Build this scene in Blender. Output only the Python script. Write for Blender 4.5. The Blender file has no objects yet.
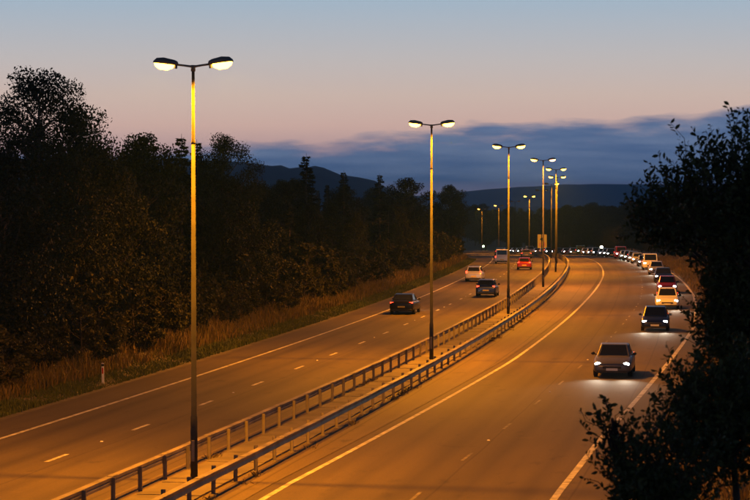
import bpy, bmesh, math, random
import numpy as np
from mathutils import Vector, Matrix, noise as mnoise

SC = bpy.context.scene
C = SC.collection
R = math.radians
random.seed(7)

# ------------------------------------------------------------------ camera
cam = bpy.data.objects.new('camera', bpy.data.cameras.new('camera'))
C.objects.link(cam)
cam.data.sensor_width = 36.0
cam.data.lens = 36.0 * 2100 / 750.0
cam.data.clip_start = 0.5
cam.data.clip_end = 20000
cam.location = (0, 0, 8.0)
cam.rotation_euler = (R(90) - math.atan(48 / 2100.0), 0, 0)
cam.data.dof.use_dof = True
cam.data.dof.focus_distance = 110
cam.data.dof.aperture_fstop = 4.0
SC.camera = cam

# ------------------------------------------------------------------ world: dusk sky
W = bpy.data.worlds.new("World")
SC.world = W
W.use_nodes = True
nt = W.node_tree
nt.nodes.clear()
def N(t, **k):
    n = nt.nodes.new(t)
    for a, b in k.items():
        setattr(n, a, b)
    return n
def L(a, b):
    nt.links.new(a, b)
def wm(op, a, b=None, c=None, clamp=False):
    n = N('ShaderNodeMath', operation=op)
    n.use_clamp = clamp
    for i, v in enumerate((a, b, c)):
        if v is None:
            continue
        if isinstance(v, (int, float)):
            n.inputs[i].default_value = v
        else:
            L(v, n.inputs[i])
    return n.outputs[0]
def s2l(c):
    return tuple(((v / 255 / 12.92) if v / 255 <= 0.04045 else ((v / 255 + 0.055) / 1.055) ** 2.4) for v in c)
tc = N('ShaderNodeTexCoord')
sep = N('ShaderNodeSeparateXYZ')
L(tc.outputs['Generated'], sep.inputs[0])
zc = wm('MAXIMUM', sep.outputs['Z'], 0.0)
tt = wm('POWER', zc, 0.5)
ramp = N('ShaderNodeValToRGB')
L(tt, ramp.inputs[0])
els = [(0.0, (165, 138, 155)), (0.09, (172, 146, 160)), (0.155, (192, 160, 162)), (0.19, (212, 178, 168)), (0.225, (206, 184, 174)),
       (0.26, (190, 184, 184)), (0.31, (158, 178, 196)), (0.42, (92, 116, 146)), (0.60, (42, 56, 82)), (1.0, (20, 28, 46))]
cr = ramp.color_ramp
while len(cr.elements) < len(els):
    cr.elements.new(0.5)
for e, (p, c) in zip(cr.elements, els):
    e.position = p
    e.color = (*s2l(c), 1)
# the cloud bank lying along the horizon
mp = N('ShaderNodeMapping')
mp.inputs['Scale'].default_value = (14, 14, 70)
L(tc.outputs['Generated'], mp.inputs[0])
n1 = N('ShaderNodeTexNoise')
n1.inputs['Scale'].default_value = 1.0
n1.inputs['Detail'].default_value = 7
n1.inputs['Roughness'].default_value = 0.55
L(mp.outputs[0], n1.inputs['Vector'])
mp2 = N('ShaderNodeMapping')
mp2.inputs['Scale'].default_value = (9, 9, 9)
mp2.inputs['Location'].default_value = (3.1, 0, 0)
L(tc.outputs['Generated'], mp2.inputs[0])
n2 = N('ShaderNodeTexNoise')
n2.inputs['Scale'].default_value = 1.0
n2.inputs['Detail'].default_value = 2
L(mp2.outputs[0], n2.inputs['Vector'])
htop = wm('ADD', wm('MULTIPLY_ADD', n1.outputs[0], 0.036, 0.0155), wm('MULTIPLY_ADD', n2.outputs[0], 0.016, -0.008))
htop = wm('ADD', htop, wm('MULTIPLY', sep.outputs['X'], 0.065))
dz = wm('SUBTRACT', htop, zc)
cm = wm('MULTIPLY', wm('SMOOTH_MIN', wm('MAXIMUM', wm('MULTIPLY', dz, 140.0), 0.0), 1.0, 0.3), 1.0, clamp=True)
mp3 = N('ShaderNodeMapping')
mp3.inputs['Scale'].default_value = (20, 20, 190)
L(tc.outputs['Generated'], mp3.inputs[0])
n3 = N('ShaderNodeTexNoise')
n3.inputs['Scale'].default_value = 1.0
n3.inputs['Detail'].default_value = 5
L(mp3.outputs[0], n3.inputs['Vector'])
ccol = N('ShaderNodeValToRGB')
L(n3.outputs[0], ccol.inputs[0])
ccol.color_ramp.elements[0].position = 0.35
ccol.color_ramp.elements[0].color = (*s2l((74, 104, 145)), 1)
ccol.color_ramp.elements[1].position = 0.72
ccol.color_ramp.elements[1].color = (*s2l((104, 126, 160)), 1)
# thin lower edge of the bank lets the pink of the horizon through
low = wm('MULTIPLY', zc, 95.0, clamp=True)
low = wm('MULTIPLY_ADD', wm('POWER', low, 1.4), 0.55, 0.45)
mixc = N('ShaderNodeMix', data_type='RGBA')
L(wm('MULTIPLY', cm, low), mixc.inputs['Factor'])
L(ramp.outputs[0], mixc.inputs[6])
L(ccol.outputs[0], mixc.inputs[7])
sky = N('ShaderNodeTexSky', sky_type='NISHITA')
sky.sun_disc = False
sky.sun_elevation = R(-3.0)
sky.sun_rotation = R(10)
bg1 = N('ShaderNodeBackground')
L(mixc.outputs[2], bg1.inputs[0])
bg1.inputs[1].default_value = 1.09
bg2 = N('ShaderNodeBackground')
L(sky.outputs[0], bg2.inputs[0])
bg2.inputs[1].default_value = 0.05
addb = N('ShaderNodeAddShader')
L(bg1.outputs[0], addb.inputs[0])
L(bg2.outputs[0], addb.inputs[1])
wo = N('ShaderNodeOutputWorld')
L(addb.outputs[0], wo.inputs[0])

SC.view_settings.view_transform = 'Standard'
SC.view_settings.look = 'None'
SC.view_settings.exposure = 0.0
SC.view_settings.gamma = 1.0
SC.cycles.use_light_tree = True
SC.cycles.max_bounces = 4
SC.cycles.diffuse_bounces = 1
SC.cycles.glossy_bounces = 2
SC.cycles.transmission_bounces = 3
SC.cycles.volume_bounces = 0
SC.cycles.sample_clamp_indirect = 3.0

SODIUM = (1.0, 0.305, 0.004)
LAMP_W = 14000.0

# ------------------------------------------------------------------ materials
MATS = {}
def mat(name, col, rough=0.8, metal=0.0, var=0.0, scale=5.0, emit=None, estr=0.0, bump=0.0, bscale=None, spec=0.5, coords='Object', detail=5):
    if name in MATS:
        return MATS[name]
    m = bpy.data.materials.new(name)
    m.use_nodes = True
    t = m.node_tree
    b = t.nodes['Principled BSDF']
    b.inputs['Base Color'].default_value = (*col, 1)
    b.inputs['Roughness'].default_value = rough
    b.inputs['Metallic'].default_value = metal
    b.inputs['Specular IOR Level'].default_value = spec
    if emit:
        b.inputs['Emission Color'].default_value = (*emit, 1)
        b.inputs['Emission Strength'].default_value = estr
    if var > 0 or bump > 0:
        co = t.nodes.new('ShaderNodeTexCoord')
        nz = t.nodes.new('ShaderNodeTexNoise')
        nz.inputs['Scale'].default_value = scale
        nz.inputs['Detail'].default_value = detail
        t.links.new(co.outputs[coords], nz.inputs['Vector'])
        if var > 0:
            r = t.nodes.new('ShaderNodeValToRGB')
            r.color_ramp.elements[0].position = 0.3
            r.color_ramp.elements[1].position = 0.7
            r.color_ramp.elements[0].color = (*[c * (1 - var) for c in col], 1)
            r.color_ramp.elements[1].color = (*[min(1, c * (1 + var)) for c in col], 1)
            t.links.new(nz.outputs[0], r.inputs[0])
            t.links.new(r.outputs[0], b.inputs['Base Color'])
        if bump > 0:
            nb = t.nodes.new('ShaderNodeTexNoise')
            nb.inputs['Scale'].default_value = bscale or scale * 4
            nb.inputs['Detail'].default_value = 3
            t.links.new(co.outputs[coords], nb.inputs['Vector'])
            bp = t.nodes.new('ShaderNodeBump')
            bp.inputs['Strength'].default_value = bump
            bp.inputs['Distance'].default_value = 0.02
            t.links.new(nb.outputs[0], bp.inputs['Height'])
            t.links.new(bp.outputs[0], b.inputs['Normal'])
    MATS[name] = m
    return m

def asphalt(name, base, tracks, seams):
    """asphalt in road coordinates (uv: offset from the pole line, distance): fine grain, polished wheel tracks, patches, seams"""
    m = bpy.data.materials.new(name)
    m.use_nodes = True
    t = m.node_tree
    b = t.nodes['Principled BSDF']
    uv = t.nodes.new('ShaderNodeUVMap')
    uv.uv_map = 'road'
    sp = t.nodes.new('ShaderNodeSeparateXYZ')
    t.links.new(uv.outputs[0], sp.inputs[0])
    def mth(op, a, bb=None, c=None, clamp=False):
        n = t.nodes.new('ShaderNodeMath')
        n.operation = op
        n.use_clamp = clamp
        for i, v in enumerate((a, bb, c)):
            if v is None:
                continue
            if isinstance(v, (int, float)):
                n.inputs[i].default_value = v
            else:
                t.links.new(v, n.inputs[i])
        return n.outputs[0]
    def noise(sx, sy, det, rough=0.5):
        mpn = t.nodes.new('ShaderNodeMapping')
        mpn.inputs['Scale'].default_value = (sx, sy, 1)
        t.links.new(uv.outputs[0], mpn.inputs[0])
        nn = t.nodes.new('ShaderNodeTexNoise')
        nn.inputs['Scale'].default_value = 1
        nn.inputs['Detail'].default_value = det
        nn.inputs['Roughness'].default_value = rough
        t.links.new(mpn.outputs[0], nn.inputs['Vector'])
        return nn.outputs[0]
    val = mth('MULTIPLY_ADD', noise(0.35, 0.06, 4), 1.1, 0.45)              # broad wear along the lane
    val = mth('MULTIPLY', val, mth('MULTIPLY_ADD', noise(2.2, 0.05, 3), 0.5, 0.75))   # streaks
    val = mth('MULTIPLY', val, mth('MULTIPLY_ADD', noise(14, 9, 4, 0.75), 0.9, 0.55))  # aggregate
    for o0 in tracks:
        d = mth('ABSOLUTE', mth('SUBTRACT', sp.outputs[0], o0))
        k = mth('SUBTRACT', 1.0, mth('MULTIPLY', d, 1 / 0.42), clamp=True)
        val = mth('MULTIPLY', val, mth('MULTIPLY_ADD', k, -0.26, 1.0))
    blot = mth('MULTIPLY', mth('SUBTRACT', noise(1.1, 0.45, 4, 0.6), 0.60), 9.0, clamp=True)     # oil stains
    val = mth('MULTIPLY', val, mth('MULTIPLY_ADD', blot, -0.38, 1.0))
    pale = mth('MULTIPLY', mth('SUBTRACT', noise(0.8, 0.9, 5, 0.65), 0.62), 8.0, clamp=True)      # dusty patches
    val = mth('MULTIPLY', val, mth('MULTIPLY_ADD', pale, 0.22, 1.0))
    wob = mth('MULTIPLY_ADD', noise(0.001, 0.12, 2), 0.16, -0.08)
    for o0 in seams:
        d = mth('ABSOLUTE', mth('SUBTRACT', mth('ADD', sp.outputs[0], wob), o0))
        k = mth('SUBTRACT', 1.0, mth('MULTIPLY', d, 1 / 0.05), clamp=True)
        val = mth('MULTIPLY', val, mth('MULTIPLY_ADD', k, -0.45, 1.0))
    mx = t.nodes.new('ShaderNodeVectorMath')
    mx.operation = 'SCALE'
    mx.inputs[0].default_value = base
    t.links.new(val, mx.inputs['Scale'])
    t.links.new(mx.outputs[0], b.inputs['Base Color'])
    b.inputs['Roughness'].default_value = 0.78
    b.inputs['Specular IOR Level'].default_value = 0.35
    bp = t.nodes.new('ShaderNodeBump')
    bp.inputs['Strength'].default_value = 0.35
    bp.inputs['Distance'].default_value = 0.01
    t.links.new(noise(45, 45, 2), bp.inputs['Height'])
    t.links.new(bp.outputs[0], b.inputs['Normal'])
    return m

M_paint = mat('road_paint_white', (0.42, 0.40, 0.36), 0.7, var=0.55, scale=2.2, detail=8)
M_steel = mat('galvanised_steel', (0.17, 0.15, 0.125), 0.7, 0.15, var=0.22, scale=2.5, bump=0.1)
M_rail = mat('weathered_rail_steel', (0.16, 0.135, 0.105), 0.65, 0.15, var=0.5, scale=0.9, bump=0.12)
M_column = mat('painted_lamp_column', (0.036, 0.038, 0.044), 0.9, 0.0, var=0.25, scale=1.6, spec=0.08)
M_lantern = mat('lantern_housing_grey', (0.12, 0.12, 0.12), 0.5, 0.2, var=0.15, scale=4)
M_bowl = mat('lit_sodium_bowl', (0.8, 0.5, 0.2), 0.3, emit=(1.0, 0.44, 0.035), estr=24.0)
M_bowl_pink = mat('lit_warming_bowl', (0.8, 0.4, 0.25), 0.3, emit=(1.0, 0.36, 0.16), estr=9.0)
M_bowl_off = mat('unlit_lamp_bowl', (0.25, 0.24, 0.22), 0.2)
M_slab = mat('paving_concrete', (0.13, 0.112, 0.092), 0.9, var=0.3, scale=0.9, bump=0.3, bscale=20)
M_dirt = mat('verge_dirt', (0.10, 0.085, 0.055), 0.95, var=0.4, scale=1.2, bump=0.5, bscale=8)
M_bark = mat('bark', (0.07, 0.055, 0.04), 0.95, var=0.4, scale=6, bump=0.5, bscale=14)
M_bark_young = mat('young_bark', (0.030, 0.024, 0.018), 0.95, var=0.3, scale=8)
M_postw = mat('white_plastic', (0.72, 0.70, 0.66), 0.6, var=0.12, scale=6)
M_black = mat('black_plastic', (0.02, 0.02, 0.02), 0.6)
M_redref = mat('red_reflector', (0.5, 0.03, 0.015), 0.25)
M_studw = mat('road_stud_reflector', (0.75, 0.75, 0.7), 0.2)
M_signface = mat('sign_face_added_glow', (0.22, 0.08, 0.01), 0.7, var=0.06, scale=3, emit=(0.85, 0.27, 0.015), estr=0.6)  # no lamp inside: added emission stands in for light falling on the panel
M_signdark = mat('sign_marking_dark', (0.03, 0.025, 0.02), 0.6)
M_signred = mat('sign_marking_red', (0.55, 0.08, 0.04), 0.6, emit=(0.6, 0.10, 0.02), estr=0.7)  # emission added here too, so the red marks look lit with the panel
M_beacon = mat('white_marker_lamp', (0.9, 0.9, 0.8), 0.3, emit=(1.0, 0.93, 0.66), estr=30)
M_beacon_g = mat('green_marker_lamp', (0.7, 0.9, 0.6), 0.3, emit=(0.75, 1.0, 0.55), estr=12)

def leafmat(name, c1, c2, rough=0.6, trans=0.25):
    m = bpy.data.materials.new(name)
    m.use_nodes = True
    t = m.node_tree
    b = t.nodes['Principled BSDF']
    g = t.nodes.new('ShaderNodeNewGeometry')
    oi = t.nodes.new('ShaderNodeObjectInfo')
    ad = t.nodes.new('ShaderNodeMath')
    ad.operation = 'MULTIPLY_ADD'
    ad.inputs[1].default_value = 0.65
    t.links.new(g.outputs['Random Per Island'], ad.inputs[0])
    m2 = t.nodes.new('ShaderNodeMath')
    m2.operation = 'MULTIPLY'
    m2.inputs[1].default_value = 0.35
    t.links.new(oi.outputs['Random'], m2.inputs[0])
    t.links.new(m2.outputs[0], ad.inputs[2])
    r = t.nodes.new('ShaderNodeValToRGB')
    r.color_ramp.elements[0].color = (*c1, 1)
    r.color_ramp.elements[1].color = (*c2, 1)
    t.links.new(ad.outputs[0], r.inputs[0])
    t.links.new(r.outputs[0], b.inputs['Base Color'])
    b.inputs['Roughness'].default_value = rough
    b.inputs['Specular IOR Level'].default_value = 0.3
    tr = t.nodes.new('ShaderNodeBsdfTranslucent')
    t.links.new(r.outputs[0], tr.inputs[0])
    mx = t.nodes.new('ShaderNodeMixShader')
    mx.inputs[0].default_value = trans
    t.links.new(b.outputs[0], mx.inputs[1])
    t.links.new(tr.outputs[0], mx.inputs[2])
    t.links.new(mx.outputs[0], t.nodes['Material Output'].inputs[0])
    return m
M_leaf_a = leafmat('broadleaf_dark', (0.012, 0.020, 0.006), (0.040, 0.045, 0.014))
M_leaf_b = leafmat('broadleaf_olive', (0.012, 0.018, 0.006), (0.038, 0.038, 0.012))
M_needle = leafmat('conifer_needles', (0.009, 0.016, 0.007), (0.024, 0.030, 0.012), trans=0.1)
M_leaf_near = leafmat('glossy_bank_leaf', (0.016, 0.030, 0.009), (0.06, 0.075, 0.02), rough=0.5)
M_shrub = leafmat('verge_shrub_leaf', (0.022, 0.030, 0.008), (0.075, 0.064, 0.017))
M_grass = leafmat('dry_verge_grass', (0.055, 0.06, 0.016), (0.24, 0.155, 0.05), trans=0.3)
M_fgrass = leafmat('short_verge_grass', (0.035, 0.06, 0.014), (0.10, 0.11, 0.03), trans=0.3)

# ------------------------------------------------------------------ object helpers
def tag(o, label=None, cat=None, group=None, kind=None):
    if label: o['label'] = label
    if cat: o['category'] = cat
    if group: o['group'] = group
    if kind: o['kind'] = kind
    return o
def empty(name, loc=(0, 0, 0), rz=0.0):
    o = bpy.data.objects.new(name, None)
    C.objects.link(o)
    o.location = loc
    o.rotation_euler = (0, 0, rz)
    o.empty_display_size = 0.3
    return o
def mesh_np(name, verts, faces_list, smooth=False):
    """faces_list: array (n,k) of equal size faces, or list of such arrays"""
    me = bpy.data.meshes.new(name)
    if not isinstance(faces_list, list):
        faces_list = [faces_list]
    nv = len(verts)
    loops = np.concatenate([f.ravel() for f in faces_list]).astype(np.int32)
    tot = np.concatenate([np.full(len(f), f.shape[1], np.int32) for f in faces_list])
    start = np.concatenate([[0], np.cumsum(tot)[:-1]]).astype(np.int32)
    me.vertices.add(nv)
    me.vertices.foreach_set('co', np.asarray(verts, np.float32).ravel())
    me.loops.add(len(loops))
    me.loops.foreach_set('vertex_index', loops)
    me.polygons.add(len(tot))
    me.polygons.foreach_set('loop_start', start)
    me.polygons.foreach_set('loop_total', tot)
    if smooth:
        me.polygons.foreach_set('use_smooth', np.ones(len(tot), bool))
    me.update(calc_edges=True)
    me.validate()
    return me
def link(name, me, m=None, parent=None):
    o = bpy.data.objects.new(name, me)
    C.objects.link(o)
    if m is not None and not me.materials:
        me.materials.append(m)
    if parent: o.parent = parent
    return o
class MB:
    def __init__(s):
        s.v = []; s.f = []
    def add(s, v, f):
        k = len(s.v)
        s.v += [tuple(p) for p in v]
        s.f += [tuple(i + k for i in q) for q in f]
        return s
    def box(s, x0, x1, y0, y1, z0, z1):
        v = [(x0,y0,z0),(x1,y0,z0),(x1,y1,z0),(x0,y1,z0),(x0,y0,z1),(x1,y0,z1),(x1,y1,z1),(x0,y1,z1)]
        return s.add(v, [(3,2,1,0),(4,5,6,7),(0,1,5,4),(1,2,6,5),(2,3,7,6),(3,0,4,7)])
    def tube(s, pts, rad, n=6, cap=True):
        pts = [Vector(p) for p in pts]
        rings = []
        for i, p in enumerate(pts):
            d = (pts[min(i + 1, len(pts) - 1)] - pts[max(i - 1, 0)])
            if d.length < 1e-9: d = Vector((0, 0, 1))
            d.normalize()
            a = d.orthogonal().normalized() if i == 0 else (a - d * a.dot(d)).normalized()
            b = d.cross(a)
            r = rad[i] if hasattr(rad, '__len__') else rad
            rings.append([p + (a * math.cos(2 * math.pi * k / n) + b * math.sin(2 * math.pi * k / n)) * r for k in range(n)])
        v = [q for r_ in rings for q in r_]
        f = []
        for i in range(len(pts) - 1):
            for k in range(n):
                f.append((i * n + k, i * n + (k + 1) % n, (i + 1) * n + (k + 1) % n, (i + 1) * n + k))
        if cap:
            f.append(tuple(reversed(range(n))))
            f.append(tuple((len(pts) - 1) * n + k for k in range(n)))
        return s.add(v, f)
    def loft(s, rings, cap=True, closed=True):
        n = len(rings[0])
        v = [q for r_ in rings for q in r_]
        f = []
        for i in range(len(rings) - 1):
            for k in range(n if closed else n - 1):
                f.append((i * n + k, i * n + (k + 1) % n, (i + 1) * n + (k + 1) % n, (i + 1) * n + k))
        if cap:
            f.append(tuple(reversed(range(n))))
            f.append(tuple((len(rings) - 1) * n + k for k in range(n)))
        return s.add(v, f)
    def mesh(s, name, m=None, smooth=False, bevel=0.0):
        me = bpy.data.meshes.new(name)
        me.from_pydata(s.v, [], s.f)
        bm = bmesh.new()
        bm.from_mesh(me)
        bmesh.ops.recalc_face_normals(bm, faces=bm.faces)
        if bevel > 0:
            bmesh.ops.bevel(bm, geom=[e for e in bm.edges if len(e.link_faces) == 2 and e.calc_face_angle(0) > 0.5], offset=bevel, segments=1, affect='EDGES')
        bm.to_mesh(me)
        bm.free()
        if smooth:
            me.polygons.foreach_set('use_smooth', [True] * len(me.polygons))
        if m: me.materials.append(m)
        return me
    def build(s, name, m, parent=None, smooth=False, bevel=0.0):
        return link(name, s.mesh(name, m, smooth, bevel), None, parent)
def children(o):
    return KIDS.get(o.name, [])
KIDS = {}
def reg(o):
    """remember an object's children so that copies do not need a scene search"""
    KIDS[o.name] = [c for c in bpy.data.objects if c.parent == o]
    for c in KIDS[o.name]:
        reg(c)
    return o
def copy_tree(o, parent=None):
    c = o.copy()
    C.objects.link(c)
    if parent: c.parent = parent
    for ch in children(o):
        copy_tree(ch, c)
    return c

# ------------------------------------------------------------------ alignment of the road
D_END = 900.0
def PX(d):
    if d <= 640: return -17.15 + 0.2135 * d - 0.000234 * d * d
    x = -17.15 + 0.2135 * 640 - 0.000234 * 640 * 640
    return x + (0.2135 - 2 * 0.000234 * 640) * (min(d, 1000) - 640)
def PZ(d):
    if d < 190: return 0.0
    if d < 410: return -5e-5 * (d - 190) ** 2
    z = -5e-5 * 220 ** 2
    if d < 620: return z - 0.022 * (d - 410)
    return z - 0.022 * 210 - 0.022 * 60 * (1 - math.exp(-(d - 620) / 60.0))
def heading(d):
    return (PX(d + 0.5) - PX(d - 0.5))
def rp(d, o, h=0.0):
    """point at distance d, offset o to the right of the pole line, height h over the road"""
    t = heading(d)
    n = math.hypot(1, t)
    return (PX(d) + o / n, d - o * t / n, PZ(d) + h)
def rz_at(d):
    return -math.atan(heading(d))
def lerp(pts, d):
    return float(np.interp(d, [p[0] for p in pts], [p[1] for p in pts]))
RIGHT_EDGE = [(-80, 10.5), (60, 10.5), (72, 10.65), (97, 11.5), (137, 13.0), (180, 13.5), (210, 13.4), (300, 13.0), (900, 12.6)]
YEL = [(-80, 2.7), (60, 2.8), (106, 4.05), (171, 4.65), (230, 5.4), (310, 5.9), (900, 5.6)]
LANE_R = [(-80, 6.6), (60, 6.75), (106, 7.75), (171, 9.0), (230, 9.4), (310, 9.4), (900, 9.2)]
LANE_CAR = [(-80, 8.4), (60, 8.55), (106, 9.75), (150, 11.1), (200, 11.4), (300, 11.2), (900, 10.9)]

def dsamples(a, b):
    out = [a]
    while out[-1] < b:
        out.append(min(b, out[-1] + (4.0 if out[-1] < 300 else 7.0)))
    return out
def ribbon(name, d0, d1, fo0, fo1, h, m, parent=None, nx=1, ds=None, camber=0.0):
    ds = ds or dsamples(d0, d1)
    f0 = fo0 if callable(fo0) else (lambda d: fo0)
    f1 = fo1 if callable(fo1) else (lambda d: fo1)
    v = []; uv = []
    for d in ds:
        for k in range(nx + 1):
            o = f0(d) + (f1(d) - f0(d)) * k / nx
            v.append(rp(d, o, h)); uv.append((o, d))
    f = []
    for i in range(len(ds) - 1):
        for k in range(nx):
            a = i * (nx + 1) + k
            f.append((a, a + 1, a + nx + 2, a + nx + 1))
    me = bpy.data.meshes.new(name)
    me.from_pydata(v, [], f)
    ul = me.uv_layers.new(name='road')
    for lp in me.loops:
        ul.data[lp.index].uv = uv[lp.vertex_index]
    me.materials.append(m)
    return link(name, me, None, parent)

# ------------------------------------------------------------------ ground sheet
def smooth01(x):
    x = max(0.0, min(1.0, x))
    return x * x * (3 - 2 * x)
def gheight(d, o):
    z = PZ(d) - 0.06
    if o < -12.2:
        z += 0.16 * min(-12.2 - o, 3.0) + 0.10 * min(max(-15.2 - o, 0), 14)
        z -= 0.05 * min(max(-40 - o, 0), 60)
    ro = lerp(RIGHT_EDGE, d) + 1.6
    if o > ro:
        near = 1 - smooth01((d - 90) / 160.0)
        z += smooth01((o - ro) / 9.0) * (1.4 + 2.2 * near)
        z -= 0.04 * min(max(o - ro - 30, 0), 60)
    if abs(o) > 16:
        z += 0.25 * mnoise.noise(Vector((o * 0.15, d * 0.12, 0)))
    return z
os_ = [-6000, -3000, -1500, -700, -300, -150, -90, -60, -45] + [-36 + 2 * i for i in range(12)] + [-12.2, -11.2, -6, 0, 6, 10] + \
      [10.5 + 0.75 * i for i in range(10)] + [19 + 2 * i for i in range(9)] + [45, 60, 90, 150, 300, 700, 1500, 3000, 6000]
dsg = [-400, -200, -120] + [-80 + 6 * i for i in range(64)] + [304 + 12 * i for i in range(50)] + [950, 1100, 1400, 2000, 3000, 4500, 6500, 8000]
gv = []; gf = []
for d in dsg:
    dd = max(-80, min(d, 900))
    for o in os_:
        p = rp(dd, o)
        gv.append((p[0], p[1] + (d - dd), gheight(dd, o)))
nO = len(os_)
for i in range(len(dsg) - 1):
    for k in range(nO - 1):
        a = i * nO + k
        gf.append((a, a + 1, a + nO + 1, a + nO))
gme = bpy.data.meshes.new('ground')
gme.from_pydata(gv, [], gf)
gme.polygons.foreach_set('use_smooth', [True] * len(gme.polygons))
tag(link('ground', gme, M_dirt), kind='structure')

# ------------------------------------------------------------------ carriageways
M_asL = asphalt('asphalt_left', (0.080, 0.062, 0.034), (-8.4, -6.7, -4.7, -3.0), (-5.2, -1.75, -9.55))
M_asR = asphalt('asphalt_right', (0.078, 0.060, 0.034), (7.9, 9.6, 4.6, 6.1), (7.1, 10.9))
M_med = asphalt('reservation_surface', (0.120, 0.092, 0.050), (), (1.9, 3.4))
RL = tag(ribbon('carriageway', -80, D_END, -11.4, -1.35, 0.0, M_asL, nx=4), kind='structure', label='left carriageway with two lanes of worn asphalt')
RR = tag(ribbon('carriageway', -80, D_END, lambda d: lerp(YEL, d) - 0.45, lambda d: lerp(RIGHT_EDGE, d) + 1.5, 0.0, M_asR, nx=4), kind='structure', label='right carriageway curving round the bend')
CM = tag(ribbon('central_reservation', -80, D_END, -1.35, lambda d: lerp(YEL, d) - 0.45, 0.012, M_med, nx=3), kind='structure')

# painted lines
def line(road, fo, w, name='edge_line', h=0.006, d0=-60, d1=860):
    f = fo if callable(fo) else (lambda d: fo)
    return ribbon(name, d0, d1, lambda d: f(d) - w / 2, lambda d: f(d) + w / 2, h, M_paint, road)
line(RL, -9.3, 0.17)
line(RR, lambda d: lerp(YEL, d), 0.17)
line(RR, lambda d: lerp(RIGHT_EDGE, d), 0.2)
M_worn = mat('worn_lane_paint', (0.16, 0.14, 0.11), 0.8, var=0.6, scale=2.5, detail=8)
def dashes(road, fo, phase, w, dmax, M_paint=M_paint):
    d = phase
    f = fo if callable(fo) else (lambda d: fo)
    far = MB()
    while d < 640:
        a, b = d - 1.0, d + 1.0
        q = [rp(a, f(a) - w / 2, 0.006), rp(a, f(a) + w / 2, 0.006), rp(b, f(b) + w / 2, 0.006), rp(b, f(b) - w / 2, 0.006)]
        if d < dmax:
            MB().add(q, [(0, 1, 2, 3)]).build('lane_marking', M_paint, road)
        else:
            far.add(q, [(0, 1, 2, 3)])
        d += 9.0
    tag(far.build('lane_marking', M_paint, road), kind='stuff')
dashes(RL, -5.66, 46.4, 0.15, 330)
dashes(RR, lambda d: lerp(LANE_R, d), 49.0, 0.10, 330, M_worn)
# road studs midway between the dashes
stud_me = MB().add([(-.05, -.05, 0), (.05, -.05, 0), (.05, .05, 0), (-.05, .05, 0), (-.03, -.02, .022), (.03, -.02, .022), (.03, .02, .022), (-.03, .02, .022)],
                   [(4, 5, 6, 7), (0, 1, 5, 4), (1, 2, 6, 5), (2, 3, 7, 6), (3, 0, 4, 7)]).mesh('road_stud', M_studw)
for road, f, ph in ((RL, lambda d: -5.66, 50.9), (RR, lambda d: lerp(LANE_R, d), 53.5)):
    d = ph
    while d < 230:
        s = link('road_stud', stud_me, None, road)
        s.location = rp(d, f(d), 0.004)
        d += 18.0
# concrete slabs between the two barriers
d = 40.0
k = 0
while d < 200:
    p = MB()
    a, b = d + 0.02, d + 2.38
    p.loft([[rp(a, -0.72, 0.02), rp(a, 1.08, 0.02), rp(a, 1.08, 0.05 + 0.012 * (k % 3)), rp(a, -0.72, 0.05 + 0.01 * ((k * 7) % 3))],
            [rp(b, -0.72, 0.02), rp(b, 1.08, 0.02), rp(b, 1.08, 0.05 + 0.010 * (k * 5 % 3)), rp(b, -0.72, 0.05 + 0.012 * (k % 3))]])
    p.build('paving_slab', M_slab, CM)
    d += 2.4
    k += 1

# ------------------------------------------------------------------ safety barriers
def post_mesh(h):
    m = MB()   # Z-section post
    m.box(-0.05, 0.05, -0.006, 0.006, 0, h)
    m.box(-0.05, -0.042, -0.045, 0.0055, 0, h - 0.001)
    m.box(0.042, 0.05, -0.0055, 0.045, 0, h - 0.001)
    m.box(-0.10, 0.10, -0.10, 0.10, 0, 0.012)
    return m.mesh('post', M_steel)
def barrier(o_post, side, hp, label):
    t = empty('safety_barrier', rp(0, o_post))
    tag(t, label, 'barrier', 'central reservation barriers')
    base = Vector(t.location)
    def loc(p): return tuple(Vector(p) - base)
    ds = [-60 + 2.4 * i for i in range(300)]
    rings = []
    c0 = o_post + side * 0.06
    prof = [(0, .50), (.20, .50), (.20, .52), (.19, .56), (.17, .605), (.19, .65), (.20, .69), (.20, .71), (0, .71), (0, .64), (.025, .605), (0, .57)]
    for d in ds:
        w = 0.006 * math.sin(d * 0.7) + 0.012 * math.sin(d * 0.11)
        rings.append([loc(rp(d, c0 + side * q[0], q[1] + w)) for q in prof])
    MB().loft(rings).build('rail', M_rail, t)
    pm = post_mesh(hp)
    sp = MB()
    for j in range(0, 300, 2):     # splice plates on top of the beam joints
        d = ds[j] + 0.4
        if d > 260 or d < 30: continue
        w = 0.006 * math.sin(d * 0.7) + 0.012 * math.sin(d * 0.11)
        a, b = d - 0.22, d + 0.22
        s = MB()
        s.loft([[loc(rp(x, c0 + side * q[0], q[1] + w)) for q in ((0.015, .7115), (.185, .7115), (.185, .722), (.015, .722))] for x in (a, b)])
        s.build('splice_plate', M_steel, t)
    far = MB()
    for d in ds:
        if d < 280:
            if d < 20: continue
            p = link('post', pm, None, t)
            p.location = loc(rp(d, o_post, 0.01))
            p.rotation_euler = (R(random.uniform(-1, 1)), R(random.uniform(-1.2, 1.2)), rz_at(d))
        else:
            q = loc(rp(d, o_post, 0))
            far.box(q[0] - .05, q[0] + .05, q[1] - .04, q[1] + .04, q[2], q[2] + hp)
    tag(far.build('post', M_steel, t), kind='stuff')
    return t
barrier(-0.86, -1, 0.70, 'steel box beam safety barrier on the side of the red tail lights')
barrier(1.22, 1, 0.775, 'steel box beam safety barrier on the side of the oncoming headlights')

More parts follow.
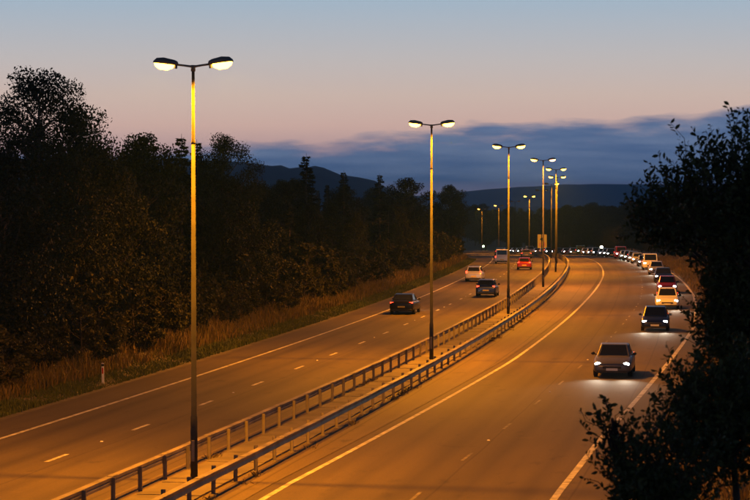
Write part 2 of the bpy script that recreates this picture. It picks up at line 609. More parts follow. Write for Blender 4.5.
# ------------------------------------------------------------------ street lamps
def lantern_meshes():
    st = [(0.0, .055, .06), (.03, .085, .10), (.12, .12, .13), (.40, .15, .16), (.60, .14, .13), (.68, .09, .06)]
    h = MB(); rings = []
    for x, w, z in st:
        rings.append([(x, -w, 0.0), (x, -w * .9, z * .65), (x, -w * .45, z), (x, w * .45, z), (x, w * .9, z * .65), (x, w, 0.0)])
    h.loft(rings)
    b = MB(); rings = []
    for x, w, z in [(.12, .07, .02), (.15, .11, .09), (.28, .135, .155), (.50, .135, .155), (.62, .11, .09), (.66, .06, .02)]:
        rings.append([(x, w * math.cos(math.pi * k / 7), -0.004 - z * math.sin(math.pi * k / 7)) for k in range(8)])
    b.loft(rings)
    g = MB().tube([(.05, 0, .02), (.05, 0, -.09)], .045, 8)
    return h.mesh('housing', M_lantern, True), b.mesh('bowl', None, True), g.mesh('gear_box', M_lantern)
ME_H, ME_B, ME_G = lantern_meshes()
BOWLS = {}
for k_, m_ in (('on', M_bowl), ('pink', M_bowl_pink), ('off', M_bowl_off)):
    BOWLS[k_] = ME_B.copy(); BOWLS[k_].materials.append(m_)
def lamp_column_mesh():
    m = MB()
    m.tube([(0, 0, 0), (0, 0, 1.8), (0, 0, 1.86), (0, 0, 9.7)], [.104, .098, .082, .056], 16)
    return m.mesh('pole', M_column, True)
ME_POLE = lamp_column_mesh()
ME_UP = MB().tube([(0, 0, 9.62), (0, 0, 9.68), (0, 0, 9.74), (0, 0, 11.85)], [.060, .067, .050, .043], 14).mesh('upper_pole', M_column, True)
def arm_mesh():
    m = MB()
    for s in (-1, 1):
        m.tube([(0, 0, 11.80), (s * .05, 0, 11.84), (s * .25, 0, 11.87), (s * .50, 0, 11.90)], [.042, .034, .03, .03], 8)
    m.tube([(0, 0, 11.7), (0, 0, 11.88)], [.066, .066], 10)
    return m.mesh('bracket_arm', M_lantern, True)
ME_ARM = arm_mesh()
ME_BASE = MB().box(-.17, .17, -.17, .17, 0, .02).mesh('base_plate', M_steel, bevel=.005)
ME_DOOR = MB().box(-.045, .045, -.110, -.098, .55, 1.15).mesh('access_door', M_steel, bevel=.004)

LAMPS = [  # distance, px column, left head, right head, label
    (60, None, 'on', 'on', 'tallest nearest twin-head street lamp, both heads glowing amber'),
    (106, None, 'on', 'on', 'second nearest twin-head street lamp, both heads lit, against the pale evening sky'),
    (149, None, 'on', 'on', 'third twin-head street lamp from the front, both heads lit'),
    (196, None, 'on', 'pink', 'fourth twin-head street lamp, right head glowing pinker than its left'),
    (243, None, 'on', 'on', 'fifth twin-head street lamp, first of the tight cluster of columns at the bend'),
    (289, None, 'on', 'on', 'sixth twin-head street lamp, lit, rightmost column of the cluster at the bend'),
    (335, None, 'off', 'on', 'seventh twin-head street lamp with only its right head lit'),
    (381, None, 'off', 'off', 'unlit street lamp whose two dark heads hang between lit clusters above the sign'),
    (427, None, 'on', 'on', 'far lit twin-head street lamp, left of the tight cluster'),
    (473, None, 'off', 'off', 'far street lamp with both heads dark, third from the left of the distant row'),
    (519, None, 'on', 'off', 'far street lamp with bright left head, second from the left end'),
    (565, None, 'on', 'off', 'farthest street lamp, leftmost of the distant row'),
]
for d, _, lh, rh, lab in LAMPS:
    p = rp(d, 0.0, 0.03)
    t = empty('street_lamp', p, rz_at(d) + R(random.uniform(-2, 2)))
    t.rotation_euler.x = R(random.uniform(-.25, .25)); t.rotation_euler.y = R(random.uniform(-.25, .25))
    tag(t, lab, 'street lamp', 'street lamps along the central reservation')
    link('pole', ME_POLE, None, t); link('upper_pole', ME_UP, None, t); link('bracket_arm', ME_ARM, None, t)
    link('base_plate', ME_BASE, None, t); link('access_door', ME_DOOR, None, t)
    for s, st in ((-1, lh), (1, rh)):
        h = link('lantern', ME_H, None, t)
        h.location = (s * .46, 0, 11.88)
        h.scale = (1.05, 1.1, 1.12)
        h.rotation_euler = (0, R(-7), 0) if s > 0 else (0, R(-7), math.pi)
        b = link('bowl', BOWLS[st], None, h)
        link('gear_box', ME_G, None, h)
        if st != 'off':
            ld = bpy.data.lights.new('lantern_light', 'SPOT')
            ld.energy = LAMP_W
            ld.color = SODIUM if st == 'on' else (1.0, 0.30, 0.05)
            ld.spot_size = R(164)
            ld.spot_blend = 0.4
            ld.shadow_soft_size = 0.10
            lo = bpy.data.objects.new('lantern_light', ld)
            C.objects.link(lo)
            lo.parent = h
            lo.location = (.60, 0, -.20)

# ------------------------------------------------------------------ foliage tools
def leaf_cards(cent, size, rng, aspect=0.5, up=0.0, dirs=None, jit=0.35):
    """small folded rhombic leaves: 4 verts, 2 triangles each"""
    n = len(cent)
    sz = size * rng.uniform(1 - jit, 1 + jit, n)[:, None]
    if dirs is None:
        a = rng.normal(size=(n, 3))
    else:
        a = dirs + rng.normal(size=(n, 3)) * 0.35
    a[:, 2] += up
    a /= np.linalg.norm(a, axis=1)[:, None]
    r = rng.normal(size=(n, 3))
    b = np.cross(a, r); b /= np.linalg.norm(b, axis=1)[:, None] + 1e-9
    c = np.cross(a, b)
    v = np.empty((n, 4, 3))
    v[:, 0] = cent
    v[:, 1] = cent + a * sz * .5 + b * sz * aspect * .5 + c * sz * .08
    v[:, 2] = cent + a * sz
    v[:, 3] = cent + a * sz * .5 - b * sz * aspect * .5 + c * sz * .08
    idx = np.arange(n)[:, None] * 4
    f = np.concatenate([idx + np.array([[0, 1, 2]]), idx + np.array([[0, 2, 3]])])
    return v.reshape(-1, 3), f
def broadleaf(seed, H, spread, nclump, nleaf, leaf, trunk_h=0.18, shape=1.0, rrange=(.35, 1.08)):
    """returns (wood mesh builder, leaf verts, leaf faces): limbs carry clumps of leaves, gaps left between them"""
    rng = np.random.default_rng(seed)
    w = MB()
    lean = rng.normal(size=2) * 0.03 * H
    top = np.array([lean[0], lean[1], H * .93])
    tp = [np.array([0, 0, -.4]), np.array([lean[0] * .1, lean[1] * .1, H * .2]), np.array([lean[0] * .4, lean[1] * .5, H * .5]), top]
    w.tube([tuple(p) for p in tp], [H * .019, H * .015, H * .009, H * .002], 7)
    cents = []; rads = []
    for i in range(nclump):
        u = (i + rng.uniform(0, 1)) / nclump
        z = H * (trunk_h + (0.97 - trunk_h) * u)
        prof = math.sin(math.pi * min(1, (u * .86 + .12)) ** shape) ** .75
        ang = i * 2.399 + rng.uniform(-.5, .5)
        rr = spread * prof * rng.uniform(*rrange)
        c = np.array([math.cos(ang) * rr + lean[0] * u, math.sin(ang) * rr + lean[1] * u, z])
        cents.append(c); rads.append(H * rng.uniform(.055, .105) * (1.15 - .45 * u))
        z0 = max(H * .12, z - rr * rng.uniform(.5, 1.0))
        s0 = np.array([lean[0] * z0 / H, lean[1] * z0 / H, z0])
        mid = s0 * .5 + c * .5 + np.array([0, 0, -.06 * rr]) + rng.normal(size=3) * .04 * rr
        w.tube([tuple(s0), tuple(mid), tuple(c)], [H * .006, H * .0035, H * .0012], 4, cap=False)
    cents = np.array(cents); rads = np.array(rads)
    pr = rads ** 2; pr /= pr.sum()
    ci = rng.choice(nclump, nleaf, p=pr)
    dirv = rng.normal(size=(nleaf, 3)); dirv /= np.linalg.norm(dirv, axis=1)[:, None]
    rad = rads[ci] * rng.uniform(0, 1, nleaf) ** .4 * rng.choice([1, 1, 1, 1.2], nleaf)
    pos = cents[ci] + dirv * rad[:, None] * np.array([1.15, 1.15, .8])
    v, f = leaf_cards(pos, leaf, rng, .6, up=.1)
    return w, v, f
def conifer(seed, H, spread, nleaf, leaf):
    rng = np.random.default_rng(seed)
    w = MB()
    w.tube([(0, 0, -.4), (0, 0, H * .5), (0, 0, H)], [H * .015, H * .009, H * .001], 7)
    P = []; Dv = []
    z = H * .12
    tot = []
    while z < H * .98:
        k = (1 - z / H)
        nb = int(5 + 3 * k)
        for j in range(nb):
            ang = rng.uniform(0, 2 * math.pi)
            ln = spread * (k ** .8) * rng.uniform(.55, 1.15) + .04
            e = np.array([math.cos(ang) * ln, math.sin(ang) * ln, z - ln * .12 + rng.uniform(-.1, .15) * ln])
            s = np.array([0, 0, z])
            m_ = s * .5 + e * .5 + np.array([0, 0, -.08 * ln])
            w.tube([tuple(s), tuple(m_), tuple(e)], [H * .003, H * .002, H * .0006], 3, cap=False)
            tot.append((s, m_, e, ln))
        z += H * .030 * (0.6 + k)
    ws = np.array([t[3] for t in tot]); ws /= ws.sum()
    ci = rng.choice(len(tot), nleaf, p=ws)
    S = np.array([t[0] for t in tot])[ci]; E = np.array([t[2] for t in tot])[ci]; ln = np.array([t[3] for t in tot])[ci]
    u = rng.uniform(.12, 1.0, nleaf)[:, None]
    pos = S + (E - S) * u + np.array([0, 0, -1]) * (.3 * u * (1 - u) * ln[:, None]) + rng.normal(size=(nleaf, 3)) * (ln[:, None] * .07 * (1.2 - u))
    dirs = (E - S) / ln[:, None]
    v, f = leaf_cards(pos, leaf, rng, .28, up=-.15, dirs=dirs)
    return w, v, f
def tree_proto(name, tup, leafm, trunkn='trunk', crownn='crown'):
    w, v, f = tup
    me_w = w.mesh(trunkn, M_bark, True)
    me_l = mesh_np(crownn, v, f)
    me_l.materials.append(leafm)
    return (name, me_w, me_l, trunkn, crownn, float(v[:, 2].max()))
def place_tree(pr, loc, scale, rz, label, cat, group, sxy=1.0):
    name, mw, ml, tn, cn, H = pr
    t = empty(name, loc, rz)
    t.scale = (scale * sxy, scale * sxy, scale)
    tag(t, label, cat, group)
    link(tn, mw, None, t); link(cn, ml, None, t)
    return t
BL = [tree_proto('broadleaf_tree', broadleaf(11, 12, 3.6, 80, 24000, .21), M_leaf_a),
      tree_proto('broadleaf_tree', broadleaf(12, 12, 4.3, 90, 24000, .22, shape=1.3), M_leaf_b),
      tree_proto('broadleaf_tree', broadleaf(13, 12, 3.0, 64, 20000, .2, shape=.8), M_leaf_a),
      tree_proto('broadleaf_tree', broadleaf(14, 12, 3.9, 72, 22000, .22, shape=1.1), M_leaf_b)]
TALL = tree_proto('broadleaf_tree', broadleaf(21, 14, 4.6, 62, 42000, .155, shape=.8, rrange=(.3, 1.25)), M_leaf_a)
CO = [tree_proto('conifer_tree', conifer(31, 12, 2.7, 22000, .25), M_needle),
      tree_proto('conifer_tree', conifer(32, 12, 2.1, 18000, .24), M_needle)]
SH = [tree_proto('verge_shrub', broadleaf(41, 3, 1.9, 34, 5200, .17, trunk_h=.1, shape=1.2), M_shrub, 'stems', 'foliage'),
      tree_proto('verge_shrub', broadleaf(42, 3, 1.5, 28, 4200, .16, trunk_h=.08, shape=1.0), M_leaf_b, 'stems', 'foliage'),
      tree_proto('verge_shrub', broadleaf(43, 3, 2.3, 40, 5600, .18, trunk_h=.06, shape=1.4), M_shrub, 'stems', 'foliage')]

def to_px(p):
    return 375 + p[0] / p[1] * 2100, 202 - (p[2] - 8) / p[1] * 2100
def off_loc(d, o):
    p = rp(d, o)
    return (p[0], p[1], gheight(d, o))

# ------------------------------------------------------------------ woodland on the left bank
SIL = [(-200, 80), (0, 112), (40, 108), (75, 118), (90, 142), (115, 130), (150, 148), (175, 152), (200, 140), (222, 165), (260, 172), (300, 172), (330, 182), (365, 186), (400, 186), (430, 192), (455, 196), (470, 203), (520, 205)]
rng = random.Random(5)
def nth(i):
    n = i + 1
    return f"{n}{'th' if 10 <= n % 100 <= 20 else {1: 'st', 2: 'nd', 3: 'rd'}.get(n % 10, 'th')}"
def left_tree(d, o, pr, frac, label, cat, group, top_px=None, sxy=1.0):
    loc = off_loc(d, o)
    px, _ = to_px(loc)
    ty = top_px if top_px is not None else lerp(SIL, px) + (1 - frac) * 60
    h = 8 + (202 - ty) * loc[1] / 2100 - loc[2]
    h = max(3.5, min(h, 19))
    return place_tree(pr, loc, h / pr[5], rng.uniform(0, 6.28), label, cat, group, sxy)
# named trees that break the skyline
left_tree(106, -20.8, TALL, 1, 'tallest broadleaf tree at the left edge, ragged crown high against the sky', 'tree', 'trees of the left wood', 66, .95)
left_tree(111, -19.4, BL[2], 1, 'loose broadleaf tree whose side branches reach right of the tallest left tree', 'tree', 'trees of the left wood', 99, .8)
left_tree(118, -18.8, BL[0], 1, 'round-topped dark tree halfway between the tallest tree and the nearest lamp', 'tree', 'trees of the left wood', 131, .9)
left_tree(128, -18.6, CO[1], 1, 'slim pointed conifer left of the nearest lamp column', 'tree', 'trees of the left wood', 137)
left_tree(142, -19.5, TALL, 1, 'bushy tree right behind the nearest lamp column', 'tree', 'trees of the left wood', 132, .8)
left_tree(178, -19.5, CO[0], 1, 'dark conifer standing tallest before the blue ridge', 'tree', 'trees of the left wood', 156)
left_tree(205, -20, CO[1], 1, 'short conifer just right of the tallest conifer by the ridge', 'tree', 'trees of the left wood', 172)
left_tree(238, -20, CO[0], 1, 'conifer tip left of the second nearest lamp column', 'tree', 'trees of the left wood', 175)
left_tree(262, -19, BL[1], 1, 'broad tree left of the second lamp, peaking above its neighbours', 'tree', 'trees of the left wood', 177)
left_tree(335, -16.5, BL[0], 1, 'rounded tree right of the second nearest lamp column at the end of the wood', 'tree', 'trees of the left wood', 184)
d = 74.0
k = 0
while d < 500:
    for row, oo in enumerate((-17.8, -23.5, -30.5)):
        dd = d + rng.uniform(-3, 3) + row * 2
        o = oo + rng.uniform(-1.2, 1.2)
        pr = rng.choice(BL) if rng.random() < .62 else rng.choice(CO)
        if to_px(off_loc(dd, o))[0] < -70: continue
        tn_ = 'conifer' if 'conifer' in pr[0] else 'broadleaf tree'
        lab_ = f"dark {tn_} in the {('front', 'middle', 'back')[row]} rank of the left wood, {nth(k)} from the front"
        left_tree(dd, o, pr, rng.uniform(.62, 1.0) if row else rng.uniform(.35, .8),
                  lab_, 'tree', 'packed trees of the left wood', None, rng.uniform(.72, 1.0))
    d += 8.5 if d < 200 else 13.0
    k += 1
# shrubs at the foot of the wood
d = 70.0
k = 0
while d < 470:
    for row in range(2):
        dd = d + rng.uniform(-2, 2)
        o = -15.3 - 1.6 * row + rng.uniform(-.8, .5)
        pr = rng.choice(SH)
        h = rng.uniform(1.4, 3.0) + row * rng.uniform(.3, 1.6)
        place_tree(pr, off_loc(dd, o), h / 3, rng.uniform(0, 6.28), f"scrub bush in the {('kerbside', 'rear')[row]} row below the left wood, {nth(k)} from the front", 'shrub', 'scrub along the left verge', rng.uniform(.9, 1.3))
    d += 5.0 if d < 160 else 8.0
    k += 1

# ------------------------------------------------------------------ verge grass
def grass(name, n, dr, orr, hh, m, seed, label):
    g = np.random.default_rng(seed)
    ds_ = dr[0] + (dr[1] - dr[0]) * g.uniform(0, 1, n) ** 1.3
    os2 = g.uniform(orr[0], orr[1], n)
    clump = np.array([mnoise.noise(Vector((float(a) * .35, float(b) * .7, 3.3))) for a, b in zip(ds_, os2)])
    keep = clump > g.uniform(-.95, .0, n)
    ds_, os2, clump = ds_[keep], os2[keep], clump[keep]
    base = np.array([off_loc(float(a), float(b)) for a, b in zip(ds_, os2)])
    nb = len(base)
    h = hh * g.uniform(.5, 1.25, nb) * (1 + clump)
    lean = g.normal(size=(nb, 2)) * .28 * h[:, None]
    ang = g.uniform(0, math.pi, nb)
    wv = np.stack([np.cos(ang), np.sin(ang), np.zeros(nb)], 1) * (.012 + .022 * g.uniform(0, 1, nb))[:, None]
    v = np.empty((nb, 5, 3))
    v[:, 0] = base - wv; v[:, 1] = base + wv
    mid = base.copy(); mid[:, :2] += lean * .35; mid[:, 2] += h * .6
    tip = base.copy(); tip[:, :2] += lean; tip[:, 2] += h
    v[:, 2] = mid + wv * .8; v[:, 3] = mid - wv * .8; v[:, 4] = tip
    i = np.arange(nb)[:, None] * 5
    me = mesh_np(name, v.reshape(-1, 3), [np.concatenate([i + np.array([[0, 1, 2, 3]])]), i + np.array([[3, 2, 4]])])
    me.materials.append(m)
    tag(link(name, me), label, 'grass', kind='stuff')
grass('dry_grass', 46000, (66, 330), (-16.6, -13.2), .62, M_grass, 3, 'tall dry lamp-lit grass along the left verge')
grass('short_grass', 90000, (66, 330), (-14.2, -11.9), .17, M_fgrass, 4, 'short green grass beside the left carriageway')
grass('bank_grass', 26000, (50, 330), (13.6, 19.0), .4, M_grass, 5, 'rough grass on the right bank')

def weeds():
    g = np.random.default_rng(77)
    B = []
    for d0 in list(g.uniform(45, 170, 26)) + [122, 123.2, 124.1, 131]:
        o0 = 1.36 + g.uniform(0, .35) if g.random() < .7 else -0.95 + g.uniform(0, .2)
        for _ in range(int(g.integers(14, 40))):
            B.append(rp(float(d0 + g.normal() * .22), float(o0 + g.normal() * .09), .012))
    B = np.array(B)
    v, f = leaf_cards(B, .17, g, .16, up=1.1)
    me = mesh_np('weeds', v, f); me.materials.append(M_grass)
    tag(link('weeds', me), 'small weeds growing along the foot of the central barriers', 'weeds', kind='stuff')
weeds()
# ------------------------------------------------------------------ trees on the right bank and beyond the bend
rng = random.Random(9)
d = 62.0
k = 0
while d < 640:
    for row, oo in enumerate((18.5, 24.0, 31.0)):
        dd = d + rng.uniform(-3, 3)
        o = oo + rng.uniform(-1, 1.4)
        loc = off_loc(dd, o)
        px, _ = to_px(loc)
        if px > 800: continue
        ty = lerp([(480, 207), (600, 204), (640, 200), (680, 196), (700, 190), (760, 178), (800, 170)], px) + rng.uniform(-3, 12) + (14 if row == 0 else 0)
        h = max(3.5, 8 + (202 - ty) * loc[1] / 2100 - loc[2])
        pr = rng.choice(BL)
        place_tree(pr, loc, h / pr[5], rng.uniform(0, 6.28), f"dark tree on the outer right bank, {('lower', 'middle', 'upper')[row]} row, {nth(k)} from the front", 'tree', 'trees of the right bank', rng.uniform(.9, 1.25))
    d += 11.0 if d < 300 else 14.0
    k += 1
for row, dd in enumerate((690, 735, 790, 860)):
    x0 = 446
    k = 0
    while x0 < 640:
        px = x0 + rng.uniform(-4, 4)
        xx = (px - 375) * dd / 2100
        o = xx - PX(dd)
        if o < 17:
            x0 += 8; continue
        gz = gheight(dd, o)
        ty = 209 + 3 * math.sin(px * .05) + rng.uniform(-3, 7) - row * .8
        h = 8 + (202 - ty) * dd / 2100 - gz
        pr = rng.choice(BL)
        place_tree(pr, (xx, dd, gz), h / pr[5], rng.uniform(0, 6.28), f"far tree behind the bend, {('first', 'second', 'third', 'last')[row]} row, {nth(k)} from its left end", 'tree', 'far tree belt behind the bend', rng.uniform(.8, 1.1))
        x0 += 17
        k += 1

# ------------------------------------------------------------------ near trees on the right, twig by twig
def sprig_tree(seed, base, crown_c, crown_r, ntwig, leaf, name, label, twig_len=.55, leaves=15, inner=3000, up=.8):
    """a young tree: trunk, limbs, upright sprigs carrying separate oval leaves"""
    g = np.random.default_rng(seed)
    base = np.array(base); cc = np.array(crown_c) - base; cr_ = np.array(crown_r)
    w = MB()
    w.tube([(0, 0, -.3), tuple(cc * np.array([.06, .06, .5])), tuple(cc * np.array([.55, .55, .86])), tuple(cc + np.array([0, 0, cr_[2] * .5]))], [.085, .06, .04, .012], 8)
    limbs = []
    for i in range(26):
        dv = g.normal(size=3); dv /= np.linalg.norm(dv); dv[2] = abs(dv[2]) * .9 - .25
        e = cc + dv * cr_ * g.uniform(.55, .8)
        q_ = g.uniform(.84, 1.0); s = cc * np.array([q_ * 2.6 - 1.7, q_ * 2.6 - 1.7, q_])
        m_ = (s + e) / 2 + g.normal(size=3) * .08
        w.tube([tuple(s), tuple(m_), tuple(e)], [.026, .016, .006], 5, cap=False)
        limbs.append((s, m_, e))
    cents = []; dirs = []
    for i in range(ntwig):
        dv = g.normal(size=3); dv /= np.linalg.norm(dv)
        p0 = cc + dv * cr_ * g.uniform(.35, .86)
        td = dv * .7 + np.array([0, 0, up]) + g.normal(size=3) * .25
        td /= np.linalg.norm(td)
        ln = twig_len * g.uniform(.5, 1.3)
        bend = g.normal(size=3) * .1 * ln
        p1 = p0 + td * ln * .5 + bend; p2 = p0 + td * ln
        lm = limbs[g.integers(len(limbs))]
        w.tube([tuple(p0), tuple(p1), tuple(p2)], [.007, .005, .002], 3, cap=False)
        for j in range(leaves):
            u = .12 + .88 * (j + g.uniform(0, .6)) / leaves
            q = (1 - u) ** 2 * p0 + 2 * u * (1 - u) * p1 + u * u * p2
            side = np.cross(td, g.normal(size=3)); side /= np.linalg.norm(side)
            cents.append(q); dirs.append(side * .8 + td * .55)
    n_in = inner
    dv = g.normal(size=(n_in, 3)); dv /= np.linalg.norm(dv, axis=1)[:, None]
    ip = cc + dv * cr_ * (g.uniform(0, 1, n_in) ** .5)[:, None] * .82
    # leave holes in the mass
    keep = np.array([mnoise.noise(Vector(tuple(p * 1.9 + seed))) > -.12 for p in ip])
    ip = ip[keep]
    C_ = np.array(cents); Dd = np.array(dirs)
    n = len(C_)
    P = np.concatenate([C_, ip]); A = np.concatenate([Dd, g.normal(size=(len(ip), 3))])
    A = A / np.linalg.norm(A, axis=1)[:, None] + g.normal(size=(len(P), 3)) * .2
    A /= np.linalg.norm(A, axis=1)[:, None]
    B = np.cross(A, g.normal(size=(len(P), 3))); B /= np.linalg.norm(B, axis=1)[:, None]
    Nn = np.cross(A, B)
    sz = (leaf * g.uniform(.55, 1.25, len(P)))[:, None]
    # oval leaf, 6 outline points folded along the midrib
    pts = [(0, 0, 0), (.28, .21, .05), (.62, .23, .06), (1.0, 0, -.04), (.62, -.23, .06), (.28, -.21, .05)]
    V = np.stack([P + A * sz * a + B * sz * b + Nn * sz * c for a, b, c in pts], 1).reshape(-1, 3)
    i6 = np.arange(len(P))[:, None] * 6
    F = np.concatenate([i6 + np.array([[0, 1, 2, 3]]), i6 + np.array([[0, 3, 4, 5]])])
    me = mesh_np('crown', V, F); me.materials.append(M_leaf_near)
    t = empty(name, tuple(base))
    tag(t, label, 'tree' if 'tree' in name else 'shrub', 'young growth on the near right bank')
    w.build('trunk', M_bark_young, t, True)
    link('crown', me, None, t)
    return t
def near(px, py, d):
    return ((px - 375) * d / 2100, d, 8 - (py - 202) * d / 2100)
def bank(x, d):
    return (x, d, gheight(d, x - PX(d)) - .1)
c = near(736, 206, 29)
sprig_tree(1, bank(c[0] + .6, 29.5), c, (1.0, 1.1, .98), 330, .085, 'young_tree', 'tall young tree at right, leafy sprigs peaking against the sky', .6, inner=3600)
c = near(676, 225, 31)
sprig_tree(2, bank(c[0] + 1.7, 31.5), c, (.70, .8, .55), 150, .085, 'young_tree', 'slender tree leaning left of the tall young tree, twigs over the blue hill', .5, inner=1500)
c = near(765, 305, 30)
sprig_tree(3, bank(c[0] + .2, 30), c, (1.08, 1.1, 1.75), 420, .085, 'young_tree', 'dense dark leafy tree against the right edge, hiding the hard shoulder', .5, inner=19000)
c = near(733, 325, 30.6)
sprig_tree(7, bank(c[0] + .5, 30.8), c, (.48, .6, .85), 150, .085, 'young_tree', 'leafy sapling halfway up the right side, beside the far bend', .45, inner=7000)
c = near(728, 425, 26)
sprig_tree(4, bank(c[0] + .2, 26), c, (.95, .9, .95), 330, .08, 'leafy_shrub', 'leafy shrub filling the bottom right corner below the dark tree', .42, inner=9000)
c = near(662, 486, 24.5)
sprig_tree(5, bank(c[0] + .2, 24.5), c, (.72, .8, .62), 200, .075, 'leafy_shrub', 'low shrub with upright sprigs over the white edge line at bottom', .42, inner=3600)
c = near(612, 432, 25)
sprig_tree(6, bank(c[0] + .35, 25.2), c, (.16, .2, .3), 16, .085, 'leafy_shrub', 'single upright leafy shoot standing in front of the edge line', .3, leaves=12, inner=40)

# ------------------------------------------------------------------ sign, posts and marker lamps
t = empty('road_sign', rp(555, 15.0, 0), rz_at(555) * 0.0)
tag(t, 'tall yellow road sign panel with dark and red marks beyond the bend', 'sign')
sgz = t.location.z
zb = 8 - 46.3 * 555 / 2100 - sgz
zt = 8 - 32.5 * 555 / 2100 - sgz
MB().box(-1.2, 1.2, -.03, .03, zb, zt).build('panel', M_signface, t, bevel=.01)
MB().box(-1.26, 1.26, .031, .07, zb - .05, zt + .05).build('backing_frame', M_steel, t)
for x in (-.8, .8):
    MB().tube([(x, .12, -.8), (x, .12, zt)], .05, 8).build('post', M_steel, t)
hgt = zt - zb
def flat(pts, y, m, name):
    n = len(pts)
    v = [(x, y, z) for x, z in pts] + [(x, y + .006, z) for x, z in pts]
    f = [tuple(range(n)), tuple(reversed(range(n, 2 * n)))] + [(i, (i + 1) % n, n + (i + 1) % n, n + i) for i in range(n)]
    MB().add(v, f).build(name, m, t)
flat([(-.55, zb + hgt * .60), (-.15, zb + hgt * .60), (-.05, zb + hgt * .52), (.12, zb + hgt * .52), (.12, zb + hgt * .64), (.5, zb + hgt * .70), (.12, zb + hgt * .80), (-.2, zb + hgt * .72), (-.55, zb + hgt * .70)], -.038, M_signdark, 'symbol')
flat([(-.75, zb + hgt * .12), (-.5, zb + hgt * .12), (-.35, zb + hgt * .36), (-.6, zb + hgt * .44), (-.8, zb + hgt * .3)], -.038, M_signred, 'symbol')
flat([(.35, zb + hgt * .14), (.75, zb + hgt * .1), (.85, zb + hgt * .34), (.6, zb + hgt * .46), (.3, zb + hgt * .34)], -.038, M_signred, 'symbol')

def marker_lamp(d, o, h, m, label, r, energy, col):
    t = empty('marker_lamp', off_loc(d, o))
    tag(t, label, 'lamp')
    t.location.z = PZ(d)
    MB().tube([(0, 0, -.5), (0, 0, h - r * 1.2)], .05, 8).build('post', M_steel, t)
    MB().tube([(0, 0, h - r * 1.35), (0, 0, h - r * .9)], [r * .7, r * .9], 10).build('lamp_base', M_black, t)
    bm = bmesh.new()
    bmesh.ops.create_icosphere(bm, subdivisions=2, radius=r)
    me = bpy.data.meshes.new('lens')
    bm.to_mesh(me); bm.free()
    me.polygons.foreach_set('use_smooth', [True] * len(me.polygons))
    o_ = link('lens', me, m, t)
    o_.location = (0, 0, h)
marker_lamp(426, 14.6, 1.62, M_beacon, 'small bright white lamp on a post beyond the bend, alone at right', .30, 0, None)
marker_lamp(690, 16.4, 1.35, M_beacon_g, 'tiny greenish lamp at the left end of the far bend', .34, 0, None)

def delineator(d, o, label):
    t = empty('verge_marker_post', off_loc(d, o), rz_at(d))
    t.rotation_euler.x = R(2)
    tag(t, label, 'marker post', 'marker posts of the left verge')
    MB().box(-.055, .055, -.02, .02, -.1, .76).build('post_body', M_postw, t, bevel=.006)
    MB().box(-.056, .056, -.021, .021, .765, .87).build('black_band', M_black, t, bevel=.004)
    MB().box(-.055, .055, -.02, .02, .873, .91).build('cap', M_postw, t, bevel=.006)
    MB().box(-.035, .035, -.027, -.0205, .44, .70).build('reflector', M_redref, t)
delineator(90.5, -12.45, 'white verge marker post with red reflector on the left verge')

# ------------------------------------------------------------------ distant hills
def ridge(name, dist, pts, depth, foot, m, seed, rough):
    g = np.random.default_rng(seed)
    nx = 160
    xs = np.linspace(pts[0][0], pts[-1][0], nx)
    ys = np.interp(xs, [p[0] for p in pts], [p[1] for p in pts])
    v = []; rows = 7
    for r_ in range(rows):
        u = r_ / (rows - 1)
        prof = [0, .35, .72, .93, 1.0, .9, .3][r_]
        for i in range(nx):
            hx = (xs[i] - 375) * dist / 2100
            top = 8 + (202 - ys[i]) * dist / 2100
            top += rough * (mnoise.noise(Vector((i * .35, seed, 0))) + .5 * mnoise.noise(Vector((i * 1.1, seed, 2))))
            yy = dist + (r_ - 4) * depth / 4 * 1.0
            z = foot + (top - foot) * prof + rough * .7 * mnoise.noise(Vector((i * .6, r_ * 1.7, seed)))
            v.append((hx * (yy / dist if r_ < 4 else 1), yy, z))
    f = []
    for r_ in range(rows - 1):
        for i in range(nx - 1):
            a = r_ * nx + i
            f.append((a, a + 1, a + nx + 1, a + nx))
    me = bpy.data.meshes.new(name)
    me.from_pydata(v, [], f)
    me.polygons.foreach_set('use_smooth', [True] * len(me.polygons))
    tag(link(name, me, m), kind='structure')
M_hill = mat('wooded_hillside', (0.020, 0.030, 0.020), 0.95, var=0.4, scale=0.02)
M_moor = mat('moorland_hillside', (0.035, 0.042, 0.03), 0.95, var=0.3, scale=0.004)
ridge('hills', 2300, [(-600, 150), (-100, 158), (150, 158), (230, 161), (262, 164), (300, 167), (330, 169), (345, 175), (372, 180), (395, 190), (425, 202), (470, 216), (520, 230), (600, 240), (760, 246)], 500, -14, M_hill, 3, 2.6)
ridge('hills', 3600, [(200, 222), (380, 214), (440, 206), (475, 206), (540, 207), (600, 212), (700, 212), (1000, 214)], 500, -14, M_hill, 8, 3.0)
ridge('hills', 5600, [(-900, 205), (0, 204), (360, 200), (440, 194), (480, 190), (520, 187), (560, 184.5), (620, 184), (700, 185), (760, 186), (1000, 190), (1500, 200)], 800, -14, M_moor, 5, 2.0)

